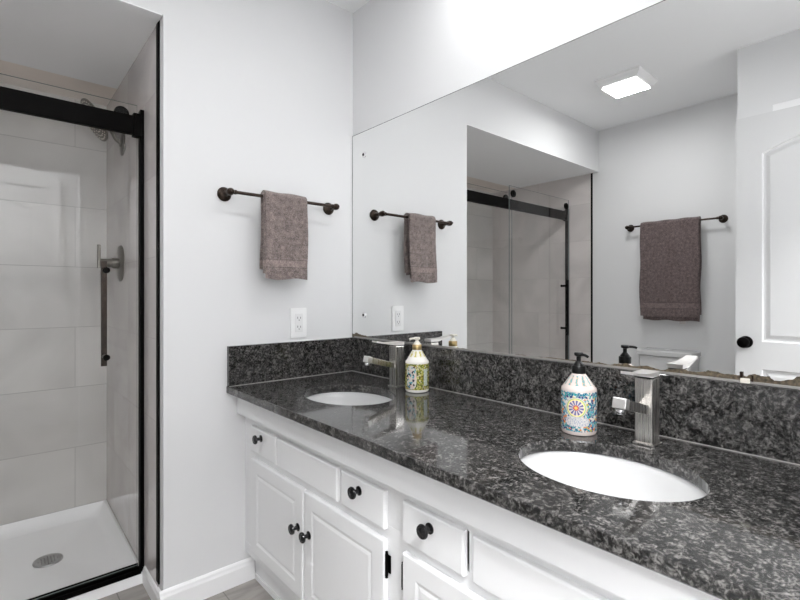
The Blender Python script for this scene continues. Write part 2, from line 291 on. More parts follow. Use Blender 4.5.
# ---------------------------------------------------------------- mesh helpers
class MB:
    def __init__(s): s.bm = bmesh.new(); s.uv = None
    def box(s, x0, x1, y0, y1, z0, z1, bev=0.0, seg=2, M=None):
        b = bmesh.new(); bmesh.ops.create_cube(b, size=1)
        for v in b.verts: v.co = Vector(((x0 + x1) / 2 + v.co.x * (x1 - x0), (y0 + y1) / 2 + v.co.y * (y1 - y0), (z0 + z1) / 2 + v.co.z * (z1 - z0)))
        if bev: bmesh.ops.bevel(b, geom=b.edges[:], offset=bev, segments=seg, affect='EDGES', profile=0.6)
        if M: bmesh.ops.transform(b, matrix=M, verts=b.verts)
        s.merge(b); return s
    def merge(s, b):
        me = bpy.data.meshes.new('tmp'); b.to_mesh(me); b.free(); s.bm.from_mesh(me); bpy.data.meshes.remove(me)
    def lathe(s, prof, origin=(0, 0, 0), axis=(0, 0, 1), n=32, uv=False, ref=None, closed=True):
        """prof: list of (radius, height) along axis from origin."""
        ax = Vector(axis).normalized(); o = Vector(origin)
        a = Vector(ref) if ref else (Vector((1, 0, 0)) if abs(ax.x) < 0.9 else Vector((0, 1, 0)))
        a = (a - ax * a.dot(ax)).normalized(); c = ax.cross(a)
        rings = []
        for r, h in prof:
            if r < 1e-6: rings.append([s.bm.verts.new(o + ax * h)])
            else: rings.append([s.bm.verts.new(o + ax * h + (a * math.cos(2 * math.pi * k / n) + c * math.sin(2 * math.pi * k / n)) * r) for k in range(n)])
        lay = None
        if uv: lay = s.bm.loops.layers.uv.verify(); R0 = max(r for r, h in prof)
        for i in range(len(rings) - 1):
            A, B = rings[i], rings[i + 1]
            for k in range(n):
                k2 = (k + 1) % n
                if len(A) == 1 and len(B) == 1: continue
                if len(A) == 1: vs = [A[0], B[k2], B[k]]; ks = [(k + .5, i), (k + 1, i + 1), (k, i + 1)]
                elif len(B) == 1: vs = [A[k], A[k2], B[0]]; ks = [(k, i), (k + 1, i), (k + .5, i + 1)]
                else: vs = [A[k], A[k2], B[k2], B[k]]; ks = [(k, i), (k + 1, i), (k + 1, i + 1), (k, i + 1)]
                f = s.bm.faces.new(vs)
                if uv:
                    for lp, (kk, ii) in zip(f.loops, ks): lp[lay].uv = ((kk / n - 0.5) * 2 * math.pi * R0, prof[ii][1])
        if closed:
            if len(rings[0]) > 1: s.bm.faces.new(list(reversed(rings[0])))
            if len(rings[-1]) > 1: s.bm.faces.new(rings[-1])
        return s
    def cyl(s, p0, p1, r, n=20, bev=0.0, r2=None):
        p0, p1 = Vector(p0), Vector(p1); h = (p1 - p0).length; r2 = r if r2 is None else r2
        pr = [(r, 0), (r2, h)] if not bev else [(r - bev, 0), (r - bev * .3, bev * .3), (r, bev), (r2, h - bev), (r2 - bev * .3, h - bev * .3), (r2 - bev, h)]
        return s.lathe(pr, p0, p1 - p0, n)
    def tube(s, pts, r, n=14):
        pts = [Vector(p) for p in pts]; rings = []; up = Vector((0.13, 0.31, 0.94))
        for i, p in enumerate(pts):
            d = (pts[min(i + 1, len(pts) - 1)] - pts[max(i - 1, 0)]).normalized()
            a = d.cross(up).normalized(); c = d.cross(a).normalized()
            rings.append([s.bm.verts.new(p + (a * math.cos(2 * math.pi * k / n) + c * math.sin(2 * math.pi * k / n)) * r) for k in range(n)])
        for A, B in zip(rings, rings[1:]):
            for k in range(n): s.bm.faces.new([A[k], A[(k + 1) % n], B[(k + 1) % n], B[k]])
        s.bm.faces.new(rings[0]); s.bm.faces.new(rings[-1]); return s
    def prism(s, poly, f, d0, d1):
        """poly: 2-D points; f(a, b, d) -> 3-D."""
        A = [s.bm.verts.new(f(a, b, d0)) for a, b in poly]; B = [s.bm.verts.new(f(a, b, d1)) for a, b in poly]; n = len(poly)
        s.bm.faces.new(A); s.bm.faces.new(list(reversed(B)))
        for i in range(n): s.bm.faces.new([A[i], B[i], B[(i + 1) % n], A[(i + 1) % n]])
        return s
    def build(s, name, m, parent=None, smooth=False, angle=35):
        bmesh.ops.remove_doubles(s.bm, verts=s.bm.verts, dist=1e-6)
        bmesh.ops.recalc_face_normals(s.bm, faces=s.bm.faces)
        off = world_origin(parent) if parent else Vector((0, 0, 0))
        if parent:
            for v in s.bm.verts: v.co -= off
        me = bpy.data.meshes.new(name)
        if smooth:
            for f in s.bm.faces: f.smooth = True
            for e in s.bm.edges:
                if len(e.link_faces) == 2 and e.calc_face_angle(0) > R(angle): e.smooth = False
        s.bm.to_mesh(me); s.bm.free()
        o = bpy.data.objects.new(name, me); SC.collection.objects.link(o)
        for mm in (m if isinstance(m, (list, tuple)) else [m]): me.materials.append(mm)
        if parent: o.parent = parent
        return o
def world_origin(o):
    v = Vector((0, 0, 0))
    while o is not None: v += o.location; o = o.parent
    return v
def thing(name, label, cat, loc=(0, 0, 0), group=None):
    o = bpy.data.objects.new(name, None); SC.collection.objects.link(o); o.location = loc; o.empty_display_size = 0.05
    o['label'] = label; o['category'] = cat
    if group: o['group'] = group
    return o
def tag(o, label, cat, group=None):
    o['label'] = label; o['category'] = cat
    if group: o['group'] = group
    return o
def struct(o): o['kind'] = 'structure'; return o
def S(name, boxes, m, bev=0.0):
    mb = MB()
    for b in boxes: mb.box(*b, bev=bev)
    return struct(mb.build(name, m))

# ---------------------------------------------------------------- room shell
T = 0.1
S('floor', [(-W - T, T, YB - T, 0.245, -0.1, 0.0)], FLOORM)
S('ceiling', [(-W - T, T, YB - T, 0.0, CEIL, CEIL + 0.1)], CEILM)
# wall with the towel bar: solid beside the shower, bulkhead over the shower
S('wall_back', [(-J + 0.0015, T, 0.0, YR + 0.1, 0.0, CEIL + 0.1), (-W - T, -J + 0.0015, 0.0, YR + 0.1, ZA, CEIL + 0.1)], WALL)
S('wall_right', [(0.0, T, YB - T, 0.0, 0.0, CEIL)], WALL)
S('wall_left', [(-W - T, -W, JUTY, 0.0, 0.0, CEIL)], WALL)
S('wall_entry', [(-W - T, JUTX, YB, JUTY, 0.0, CEIL)], WALL)
S('wall_front', [(-0.745, 0.0, YB - T, YB, 0.0, CEIL), (-W - T, -1.700, YB - T, YB, 0.0, CEIL), (-1.700, -0.745, YB - T, YB, 2.068, CEIL)], WALL)   # doorway the photographer stands in
S('wall_hall_back', [(-3.1, 0.9, YH - T, YH, 0.0, CEIL)], WALL)
S('wall_hall_left', [(-3.1, -3.0, YH, YB, 0.0, CEIL)], WALL)
S('wall_hall_right', [(0.8, 0.9, YH, YB, 0.0, CEIL)], WALL)
S('wall_hall_side', [(-3.0, -W - T, YB - T, YB, 0.0, CEIL), (T, 0.8, YB - T, YB, 0.0, CEIL)], WALL)
S('floor_hall', [(-3.1, 0.9, YH - T, YB - T, -0.1, 0.0)], FLOORM)
S('ceiling_hall', [(-3.1, 0.9, YH - T, YB - T, CEIL, CEIL + 0.1)], CEILM)
S('wall_shower_back', [(-W, -J - 0.002, YR, YR + 0.1, 0.0, ZA)], TILE_B)
S('wall_shower_right', [(-J - 0.002, -J + 0.0015, 0.060, YR, 0.0, ZA)], TILE_S)
S('wall_shower_left', [(-W - T, -W, 0.060, YR + 0.1, 0.0, ZA), ], TILE_S)
S('wall_shower_return', [(-W - T, -W, 0.0, 0.060, 0.0, ZA)], WALL)
S('trim_1', [(-J - 0.0035, -J - 0.002 + 0.003, 0.044, 0.076, 0.085, ZA - 0.001)], BLACK)   # metal edge of the tiling
S('trim_2', [(-W, -W + 0.004, 0.050, 0.064, 0.085, ZA - 0.001)], BLACK)
S('ceiling_shower', [(-W, -J - 0.002, 0.0, 0.785, ZA - 0.004, ZA)], CEILM)
S('trim_3', [(-W, -J - 0.002, 0.785, YR, ZA - 0.004, ZA)], SILK)                     # beige strip at the rear of the shower ceiling
def baseboard(name, f, l0, l1, hk=1.0):
    """f(along, out, z)"""
    prof = [(0, 0), (0.013, 0), (0.013, 0.062), (0.010, 0.070), (0.0085, 0.078), (0.004, 0.084), (0, 0.085)]
    mb = MB(); mb.prism([(a, b * hk) for a, b in prof], lambda a, b, d: f(d, a, b), l0, l1); return struct(mb.build(name, TRIM))
baseboard('baseboard_back', lambda d, a, b: (d, -a, b), -J - 0.013, -0.484)
baseboard('baseboard_shower', lambda d, a, b: (-J + 0.0015 - a, d, b), 0.0, 0.245, 0.8)
baseboard('baseboard_left', lambda d, a, b: (-W + a, d, b), JUTY, 0.244)
baseboard('baseboard_entry', lambda d, a, b: (JUTX + a, d, b), -1.10, JUTY)

# ---------------------------------------------------------------- panelled doors
def arch_panels(w, h):
    """moulded panels of a leaf w wide, h high: list of (outline in (u, v))."""
    st = 0.112; mu = 0.09; pw = (w - 2 * st - mu) / 2; out = []
    for k, u0 in enumerate((st, st + pw + mu)):
        z0, z1 = 0.88, h - 0.20; rise = 0.075
        top = []
        for i in range(13):
            s = i / 12; x = u0 + pw * s; g = s if k == 0 else 1 - s
            top.append((x, z1 + rise * math.sin(g * math.pi / 2)))
        out.append([(u0, z0), (u0 + pw, z0)] + list(reversed(top)))
        out.append([(u0, 0.24), (u0 + pw, 0.24), (u0 + pw, 0.74), (u0, 0.74)])
    return out
def inset(poly, d):
    n = len(poly); r = []
    ar = sum(poly[i][0] * poly[(i + 1) % n][1] - poly[(i + 1) % n][0] * poly[i][1] for i in range(n))
    sg = 1 if ar > 0 else -1
    for i in range(n):
        p0, p1, p2 = Vector(poly[i - 1]), Vector(poly[i]), Vector(poly[(i + 1) % n])
        e1 = (p1 - p0).normalized(); e2 = (p2 - p1).normalized()
        n1 = Vector((-e1.y, e1.x)) * sg; n2 = Vector((-e2.y, e2.x)) * sg
        b = (n1 + n2); b = b / max(0.3, b.dot(n1)) if b.length > 1e-6 else n1
        r.append(tuple(p1 + b * d))
    return r
def door_leaf(name, w, h, f, panels, thick=0.035):
    """f(u, v, out) -> 3-D; out=0 is the room-side face. Panels are moulded into the face."""
    mb = MB(); bm = mb.bm
    outer = [(0, 0), (w, 0), (w, h), (0, h)]
    vo = [bm.verts.new(f(u, v, 0)) for u, v in outer]; edges = [bm.edges.new((vo[i], vo[(i + 1) % 4])) for i in range(4)]
    rings = []
    for p in panels:
        prev = None; first = None
        for d, dep in ((0, 0), (0.006, -0.008), (0.016, -0.008), (0.034, -0.002)):
            q = inset(p, d) if d else p
            vs = [bm.verts.new(f(u, v, dep)) for u, v in q]; n = len(vs)
            if prev:
                for i in range(n): bm.faces.new([prev[i], prev[(i + 1) % n], vs[(i + 1) % n], vs[i]])
            else: edges += [bm.edges.new((vs[i], vs[(i + 1) % n])) for i in range(n)]
            prev = vs
        bm.faces.new(prev)
    bmesh.ops.triangle_fill(bm, use_beauty=True, use_dissolve=False, edges=edges)
    vb = [bm.verts.new(f(u, v, -thick)) for u, v in outer]; bm.faces.new(vb)
    for i in range(4): bm.faces.new([vo[i], vo[(i + 1) % 4], vb[(i + 1) % 4], vb[i]])
    return struct(mb.build(name, DOORM))
# leaf standing open along the entry wall
DX = -1.700; DY = -1.088
d1 = door_leaf('door_1', 0.85, 2.04, lambda u, v, o: (DX + o, DY - u, v + 0.006), arch_panels(0.85, 2.04))
kb = MB(); kb.lathe([(0.0, 0), (0.031, 0), (0.031, 0.004), (0.026, 0.008), (0.011, 0.012), (0.010, 0.028), (0.016, 0.034), (0.026, 0.042), (0.0285, 0.052), (0.025, 0.062), (0.015, 0.069), (0, 0.071)], (DX, DY - 0.045, 0.88), (1, 0, 0), 28)
kb.build('door_knob', BLACK, d1, True)
kb = MB(); kb.lathe([(0.0, 0), (0.022, 0), (0.022, 0.004), (0, 0.006)], (DX - 0.035, DY - 0.045, 0.88), (-1, 0, 0), 20); kb.build('knob_rose', BLACK, d1, True)
S('trim_4', [(JUTX, JUTX + 0.009, YB, -1.236, 2.030, 2.092), (JUTX, JUTX + 0.009, -1.296, -1.236, 0.086, 2.035)], TRIM, 0.003)
S('trim_6', [(-0.757, -0.745, YB - T - 0.002, YB + 0.002, 0, 2.068), (-0.745, -0.690, YB, YB + 0.011, 0, 2.12), (-1.700, -0.745, YB, YB + 0.011, 2.064, 2.12), (-1.700, -0.757, YB - T - 0.002, YB + 0.002, 2.056, 2.068)], TRIM, 0.002)
# closed door in the wall behind the photographer (reflected in the shower glass)
d2 = door_leaf('door_2', 0.74, 2.03, lambda u, v, o: (-0.885 - u, YH + 0.036 + o, v + 0.006), arch_panels(0.74, 2.03))
kb = MB(); kb.lathe([(0.0, 0), (0.031, 0), (0.031, 0.004), (0.011, 0.012), (0.010, 0.028), (0.026, 0.042), (0.0285, 0.052), (0.015, 0.069), (0, 0.071)], (-1.565, YH + 0.036, 0.9), (0, 1, 0), 24)
kb.build('door_knob', BLACK, d2, True)
S('trim_5', [(-0.880, -0.815, YH, YH + 0.045, 0, 2.105), (-1.695, -1.63, YH, YH + 0.045, 0, 2.105), (-1.63, -0.880, YH, YH + 0.045, 2.04, 2.105)], TRIM, 0.004)

# ---------------------------------------------------------------- vanity cabinet
XF = -0.518      # face frame front
van = thing('vanity_cabinet', 'long white painted vanity cabinet with black knobs under the granite counter', 'cabinet', (-0.26, -0.93, 0.0))
# carcass behind the frame (open boxes: sides, bottom, back, partition)
mb = MB()
mb.box(-0.495, -0.004, -0.020, -0.002, 0.118, ZC - TC - 0.002); mb.box(-0.495, -0.004, YEND + 0.01, YEND + 0.028, 0.0, ZC - TC - 0.002)
mb.box(-0.495, -0.004, -0.938, -0.920, 0.0, ZC - TC - 0.002); mb.box(-0.495, -0.004, YEND + 0.028, -0.020, 0.118, 0.132); mb.box(-0.012, -0.004, YEND + 0.028, -0.020, 0.132, ZC - TC - 0.002)
mb.build('carcass', CAB, van)
# face frame: stiles and rails
mb = MB(); Y0, Y1 = -0.002, YEND + 0.01
mb.box(XF, -0.495, Y1, Y0, 0.630, ZC - TC - 0.002, 0.001); mb.box(XF, -0.495, Y1, Y0, 0.118, 0.160, 0.001); mb.box(XF, -0.4955, Y1, Y0, 0.500, 0.545, 0.001)
for a, b in ((-0.092, -0.002), (-0.310, -0.296), (-0.696, -0.670), (-0.957, -0.881), (-1.182, -1.150), (-1.586, -1.556), (Y1, -1.776), (-0.500, -0.478), (-1.420, -1.398)):
    mb.box(XF + 0.0004, -0.495, a, b, 0.14, 0.64, 0.001)
mb.build('face_frame', CAB, van)
# apron board under the counter
MB().box(-0.552, XF, Y1, Y0, 0.664, ZC - TC - 0.001, 0.003).build('apron', CAB, van)
mb = MB(); mb.box(-0.478, -0.462, Y1, Y0 , 0.0, 0.118, 0.001); mb.box(-0.484, -0.478, Y1, Y0, 0.0, 0.020, 0.001); mb.build('toe_kick', CAB, van)
def raised(y0, y1, z0, z1, bevel=0.012, panel=0.0):
    """drawer or door front on the frame, edge moulded; panel > 0 adds a routed, arch-cornered raised panel."""
    xb, xf = XF - 0.0005, XF - 0.015
    mb = MB(); bm = mb.bm
    def ring(d, x, poly=None): 
        q = [(y0 + d, z0 + d), (y1 - d, z0 + d), (y1 - d, z1 - d), (y0 + d, z1 - d)] if poly is None else poly
        return [bm.verts.new((x, a, b)) for a, b in q]
    seq = [ring(0.0, xb), ring(0, xf + 0.004), ring(0.001, xf + 0.0018), ring(0.0025, xf + 0.0006), ring(0.005, xf)]
    for A, B in zip(seq, seq[1:]):
        for i in range(4): bm.faces.new([A[i], A[(i + 1) % 4], B[(i + 1) % 4], B[i]])
    bm.faces.new(seq[0])
    if not panel: bm.faces.new(seq[-1])
    else:
        p = panel; c = 0.006
        base = [(y0 + p, z0 + p), (y1 - p, z0 + p), (y1 - p, z1 - p), (y0 + p, z1 - p)]
        edges = [bm.edges.new((seq[-1][i], seq[-1][(i + 1) % 4])) if bm.edges.get((seq[-1][i], seq[-1][(i + 1) % 4])) is None else bm.edges.get((seq[-1][i], seq[-1][(i + 1) % 4])) for i in range(4)]
        prev = None
        for d, dx in ((0, 0), (0.004, 0.0015), (0.009, 0.0025), (0.018, 0.0006)):
            vs = ring(0, xf + dx, inset(base, d) if d else base); n = len(vs)
            if prev:
                for i in range(n): bm.faces.new([prev[i], prev[(i + 1) % n], vs[(i + 1) % n], vs[i]])
            else: edges += [bm.edges.new((vs[i], vs[(i + 1) % n])) for i in range(n)]
            prev = vs
        bm.faces.new(prev); bmesh.ops.triangle_fill(bm, use_beauty=True, use_dissolve=False, edges=edges)
    return mb
def knob(y, z, par):
    x = XF - 0.015
    mb = MB(); mb.lathe([(0.0, 0), (0.0125, 0), (0.0125, 0.002), (0.0065, 0.004), (0.0055, 0.014), (0.008, 0.018), (0.0155, 0.020), (0.0165, 0.023), (0.0150, 0.027), (0.0115, 0.0278), (0.0105, 0.0268), (0.004, 0.0285), (0, 0.029)], (x, y, z), (-1, 0, 0), 26)
    return mb.build('knob', KNOBM, par, True)
def hinge(y, z, par):
    mb = MB(); mb.cyl((XF - 0.008, y, z - 0.028), (XF - 0.008, y, z + 0.028), 0.0042, 12, 0.001); mb.lathe([(0, 0), (0.003, 0.001), (0.004, 0.004), (0, 0.007)], (XF - 0.008, y, z + 0.028)); mb.lathe([(0, 0), (0.003, 0.001), (0.004, 0.004), (0, 0.007)], (XF - 0.008, y, z - 0.028), (0, 0, -1))
    mb.box(XF - 0.003, XF - 0.0005, y - 0.008, y + 0.008, z - 0.022, z + 0.022)
    mb.build('hinge', BLACK, par, True)
for a, b in ((-0.292, -0.090), (-0.884, -0.694), (-1.146, -0.954), (-1.772, -1.578)):
    d = raised(a, b, 0.537, 0.633).build('drawer', CAB, van); 
    ky = {-0.292: -0.178, -0.884: -0.780, -1.146: -1.048, -1.772: -1.678}[a]
    knob(ky, 0.603, d)
for a, b in ((-0.672, -0.300), (-1.552, -1.170)): raised(a, b, 0.537, 0.633).build('false_front', CAB, van)
for a, b, ky, hy in ((-0.478, -0.090, -0.450, -0.086), (-0.884, -0.487, -0.518, -0.888), (-1.396, -0.954, -1.366, -0.950), (-1.780, -1.414, -1.446, -1.784)):
    d = raised(a, b, 0.156, 0.510, panel=0.046).build('door', CAB, van)
    knob(ky, 0.383, d)
    if hy < -0.1:
        for hz in (0.215, 0.450): hinge(hy, hz, d)

# ---------------------------------------------------------------- countertop with two oval cut-outs
SINKS = [(-0.320, -0.427), (-0.322, -1.345)]; SA, SB = 0.183, 0.146
ct = thing('countertop', 'dark speckled granite vanity countertop with two oval basin cut-outs', 'countertop', (-0.29, -0.93, ZC - TC))
mb = MB(); bm = mb.bm; e = 0.003
x0, x1, y0, y1 = -D, -0.001, YEND, -0.001
def outer(d, z): return [bm.verts.new(p) for p in ((x0 + d, y0 + d, z), (x1, y0 + d, z), (x1, y1, z), (x0 + d, y1, z))]
def hole(c, d, z): return [bm.verts.new((c[0] + (SB + d) * math.cos(2 * math.pi * k / 64), c[1] + (SA + d) * math.sin(2 * math.pi * k / 64), z)) for k in range(64)]
lv = [(1, ZC), (0.3, ZC - e * 0.3), (0, ZC - e), (0, ZC - TC + e), (1, ZC - TC)]
cols = [[outer(e * k, z) for k, z in lv]] + [[hole(c, e * k, z) for k, z in lv] for c in SINKS]
for rs in cols:
    for A, B in zip(rs, rs[1:]):
        for i in range(len(A)): bm.faces.new([A[i], A[(i + 1) % len(A)], B[(i + 1) % len(A)], B[i]])
for lev in (0, -1):
    ed = []
    for rs in cols:
        Rr = rs[lev]
        for i in range(len(Rr)): ed.append(bm.edges.get((Rr[i], Rr[(i + 1) % len(Rr)])))
    bmesh.ops.triangle_fill(bm, use_beauty=True, use_dissolve=False, edges=ed)
mb.build('slab', GRANITE, ct)
MB().box(-0.020, -0.001, YEND, -0.001, ZC + 0.0002, ZB, 0.0015).build('backsplash', GRANITE, ct)
MB().box(-D + 0.002, -0.0205, -0.020, -0.001, ZC + 0.0002, ZB, 0.0015).build('side_splash', GRANITE, ct)
MB().box(-0.023, -0.0201, YEND, -0.021, ZC + 0.0001, ZC + 0.0025, 0.0008).build('caulk_line', CAULK, ct)
MB().box(-D + 0.003, -0.0205, -0.0222, -0.0201, ZC + 0.0001, ZC + 0.0022, 0.0007).build('caulk_line', CAULK, ct)

def sink(c, label):
    t = thing('sink', label, 'sink', (c[0], c[1], ZC - TC - 0.15), 'undermount basins')
    mb = MB(); bm = mb.bm; zt = ZC - TC - 0.0008; n = 64
    prof_in = [(1.10, 0), (1.012, 0), (1.0, -0.004), (0.985, -0.02), (0.95, -0.055), (0.86, -0.095), (0.68, -0.122), (0.42, -0.135), (0.14, -0.139), (0.10, -0.140)]
    prof_out = [(0.10, -0.150), (0.45, -0.146), (0.74, -0.132), (0.92, -0.102), (1.01, -0.058), (1.03, -0.02), (1.04, -0.010), (1.10, -0.009)]
    rings = []
    for k, z in prof_in + prof_out: rings.append([bm.verts.new((c[0] + (SB + 0.004) * k * math.cos(2 * math.pi * i / n), c[1] + (SA + 0.004) * k * math.sin(2 * math.pi * i / n), zt + z)) for i in range(n)])
    rings.append(rings[0])
    for A, B in zip(rings, rings[1:]):
        for i in range(n): bm.faces.new([A[i], A[(i + 1) % n], B[(i + 1) % n], B[i]])
    mb.build('bowl', CERAMIC, t, True, 50)
    mb = MB(); mb.lathe([(0, 0.006), (0.012, 0.006), (0.0145, 0.004), (0.0148, 0.0), (0.019, 0.001), (0.021, 0.003), (0.024, 0.003), (0.024, -0.001), (0.018, -0.004), (0, -0.004)], (c[0], c[1], zt - 0.1385), n=28, closed=False)
    mb.build('drain', CHROME, t, True)
    return t
sink(SINKS[0], 'white oval basin set under the counter nearest the room corner')
sink(SINKS[1], 'white oval basin set under the counter behind the mosaic soap bottle, nearer the viewer')

def faucet(c, label):
    x, y = c; t = thing('faucet', label, 'faucet', (x, y, ZC), 'basin taps')
    hx, hy = 0.0215, 0.0195; zb = ZC + 0.155
    MB().box(x - hx - 0.004, x + hx + 0.004, y - hy - 0.004, y + hy + 0.004, ZC, ZC + 0.005, 0.0012).build('base_plate', NICKEL, t)
    MB().box(x - hx, x + hx, y - hy, y + hy, ZC + 0.005, zb, 0.002).build('body', NICKEL, t)
    # spout rises towards its end
    M = Matrix.Translation((x - hx, y, ZC + 0.083)) @ Matrix.Rotation(R(15), 4, 'Y')
    MB().box(-0.112, 0.002, -0.014, 0.014, -0.0105, 0.0105, 0.0012, M=M).build('spout', NICKEL, t)
    M2 = M
    MB().box(-0.131, -0.1125, -0.015, 0.015, -0.0115, 0.012, 0.002, M=M2).build('spout_tip', simple('satin_tip', (0.75, 0.74, 0.72), 0.3, 0.9), t)
    mb = MB(); q = M @ Vector((-0.121, 0, -0.0115)); mb.cyl(q, q + Vector((0, 0, -0.010)), 0.0105, 20, 0.001); mb.build('aerator', CHROME, t, True)
    # gap ring, cap and lever
    MB().box(x - hx + 0.003, x + hx - 0.003, y - hy + 0.003, y + hy - 0.003, zb, zb + 0.004, 0.0005).build('gap_ring', DARK, t)
    prof = []; n = 14
    for i in range(n + 1):
        s = i / n; xx = x + hx - s * (0.048 + 0.082)
        lift = 0.0 if s < 0.3 else 0.013 * ((s - 0.3) / 0.7) ** 1.5
        th = 0.011 if s < 0.3 else 0.011 - 0.005 * min(1, (s - 0.3) / 0.25)
        prof.append((xx, zb + 0.004 + lift + (0.011 - th) * 0.6, th))
    poly = [(a, b) for a, b, th in prof] + [(a, b + th) for a, b, th in reversed(prof)]
    mb = MB(); mb.prism(poly, lambda a, b, d: (a, d, b), y - hy, y + hy)
    bmesh.ops.recalc_face_normals(mb.bm, faces=mb.bm.faces)
    for v in mb.bm.verts:
        k = max(0.0, (x - hx - v.co.x) / 0.082); v.co.y = y + (v.co.y - y) * (1 - 0.28 * min(1, k))
    mb.build('lever', LEVERM, t)
    mb = MB(); mb.cyl((x + 0.028, y, ZC + 0.0005), (x + 0.028, y, ZC + 0.0005), 0.001) if False else None
    return t
faucet((-0.100, -0.430), 'square brushed nickel tap beside the yellow floral soap bottle near the corner')
faucet((-0.104, -1.343), 'square brushed nickel tap behind the basin nearer the viewer')

# ---------------------------------------------------------------- soap bottles
AWAY = (0.745, 0.667, 0)
def bottle(x, y, r, hs, h_neck, h_top, parts, label, cat_label, body_m, label_m, sh_m, pump_m, collar_m, view, nozzle):
    t = thing('soap_bottle', label, 'bottle', (x, y, ZC))
    o = (x, y, ZC)
    ref = (-view[0], -view[1], 0)   # u = 0 faces the photographer's side; seam behind
    ref = (view[0], view[1], 0)
    mb = MB(); mb.lathe([(0, 0.0), (r - 0.006, 0.0), (r - 0.002, 0.002), (r, 0.007), (r, hs - 0.006), (r - 0.001, hs - 0.002), (r - 0.004, hs + 0.001), (0.018, h_neck), (0.0165, h_neck + 0.004), (0, h_neck + 0.004)], o, n=48, closed=False)
    mb.build('bottle_body', body_m, t, True)
    mb = MB(); mb.lathe([(r + 0.0004, 0.011), (r + 0.0006, 0.012), (r + 0.0006, hs - 0.010), (r + 0.0004, hs - 0.009)], o, n=64, uv=True, ref=ref, closed=False)
    mb.build('wrap_label', label_m, t, True)
    mb = MB(); k = (r - 0.004 - 0.018) / (h_neck - hs - 0.001)
    mb.lathe([(r - 0.0075, hs + 0.006), (0.0195, h_neck - 0.001)], o, n=64, uv=True, ref=ref, closed=False)
    for v in mb.bm.verts: pass
    mb.build('shoulder_print', sh_m, t, True)
    hc = h_neck + 0.003
    mb = MB(); mb.lathe([(0, hc), (0.0165, hc), (0.0170, hc + 0.001), (0.0170, hc + 0.018), (0.0160, hc + 0.020), (0, hc + 0.020)], o, n=40, closed=False); mb.build('collar', collar_m, t, True)
    # pump head
    mb = MB(); mb.lathe([(0, hc + 0.020), (0.0135, hc + 0.020), (0.0125, hc + 0.024), (0.0075, hc + 0.030), (0.0055, hc + 0.032), (0.0055, h_top - 0.010), (0.0105, h_top - 0.008), (0.0115, h_top - 0.003), (0.0100, h_top), (0, h_top + 0.0005)], o, n=28, closed=False)
    nx, ny = nozzle; zz = ZC + h_top - 0.0045
    mb.tube([(x + nx * s, y + ny * s, zz + dz) for s, dz in ((0.003, 0), (0.012, 0.0005), (0.020, 0.0003), (0.027, -0.0008), (0.032, -0.003))], 0.0036, 12)
    mb.build('pump_head', pump_m, t, True)
    return t
MILK = simple('milky_white_plastic', (0.78, 0.76, 0.71), 0.25)
PINKW = simple('pale_pink_white_plastic', (0.52, 0.45, 0.42), 0.25)
bottle(-0.102, -0.546, 0.0430, 0.112, 0.147, 0.196, None, 'yellow green floral soap bottle with a cream pump and gold collar', 'bottle', MILK, label_floral(), shoulder_mat('leafy_shoulder', (0.74, 0.72, 0.62), (0.50, 0.42, 0.10), (0.66, 0.60, 0.30), 260), CREAM, GOLD, (0.683, 0.730), (-0.96, 0.22))
bottle(-0.140, -1.191, 0.0428, 0.117, 0.147, 0.203, None, 'blue and orange mosaic soap bottle with a black pump and collar', 'bottle', PINKW, label_mosaic(), shoulder_mat('mosaic_shoulder', (0.50, 0.44, 0.41), (0.14, 0.30, 0.30), (0.50, 0.28, 0.18), 330), RUBBER, RUBBER, (0.882, 0.472), (-0.35, -0.93))

# ---------------------------------------------------------------- mirror
mt = thing('wall_mirror', 'wide frameless wall mirror above the granite backsplash, flaking along its bottom edge', 'mirror', (0, 0, 0))
mm = MB(); mm.box(-0.006, -0.0005, YEND, -0.0025, ZB + 0.001, ZM)
mo = mm.build('mirror_glass', [GEDGE, MIRROR], mt)
for p in mo.data.polygons:
    if p.normal.x < -0.5: p.material_index = 1
MB().box(-0.0085, -0.0065, YEND, -0.022, ZB + 0.0005, ZB + 0.0065, 0.0005).build('bottom_channel', CAULK, mt)
for y, z in ((-0.094, 1.755), (-0.094, 1.034)):
    mb = MB(); mb.lathe([(0, 0), (0.0145, 0), (0.0145, 0.0015), (0.008, 0.004), (0, 0.0045)], (-0.006, y, z), (-1, 0, 0), 20); sc_ = mb.build('mounting_screw', CHROME, mt, True); MB().cyl((-0.0103, y, z), (-0.0112, y, z), 0.0065, 12).build('screw_recess', DARK, sc_)
mb = MB(); mb.box(-0.012, -0.0062, -1.522, -1.504, ZB + 0.001, ZB + 0.012, 0.002); mb.build('mirror_clip', CREAM, mt)
mb = MB(); mb.box(-0.0105, -0.0062, -1.509, -1.503, ZB + 0.012, ZB + 0.026, 0.001); mb.box(-0.0105, -0.0062, -1.528, -1.5245, ZB + 0.006, ZB + 0.020, 0.001); mb.build('clip_prong', BRONZE, mt)

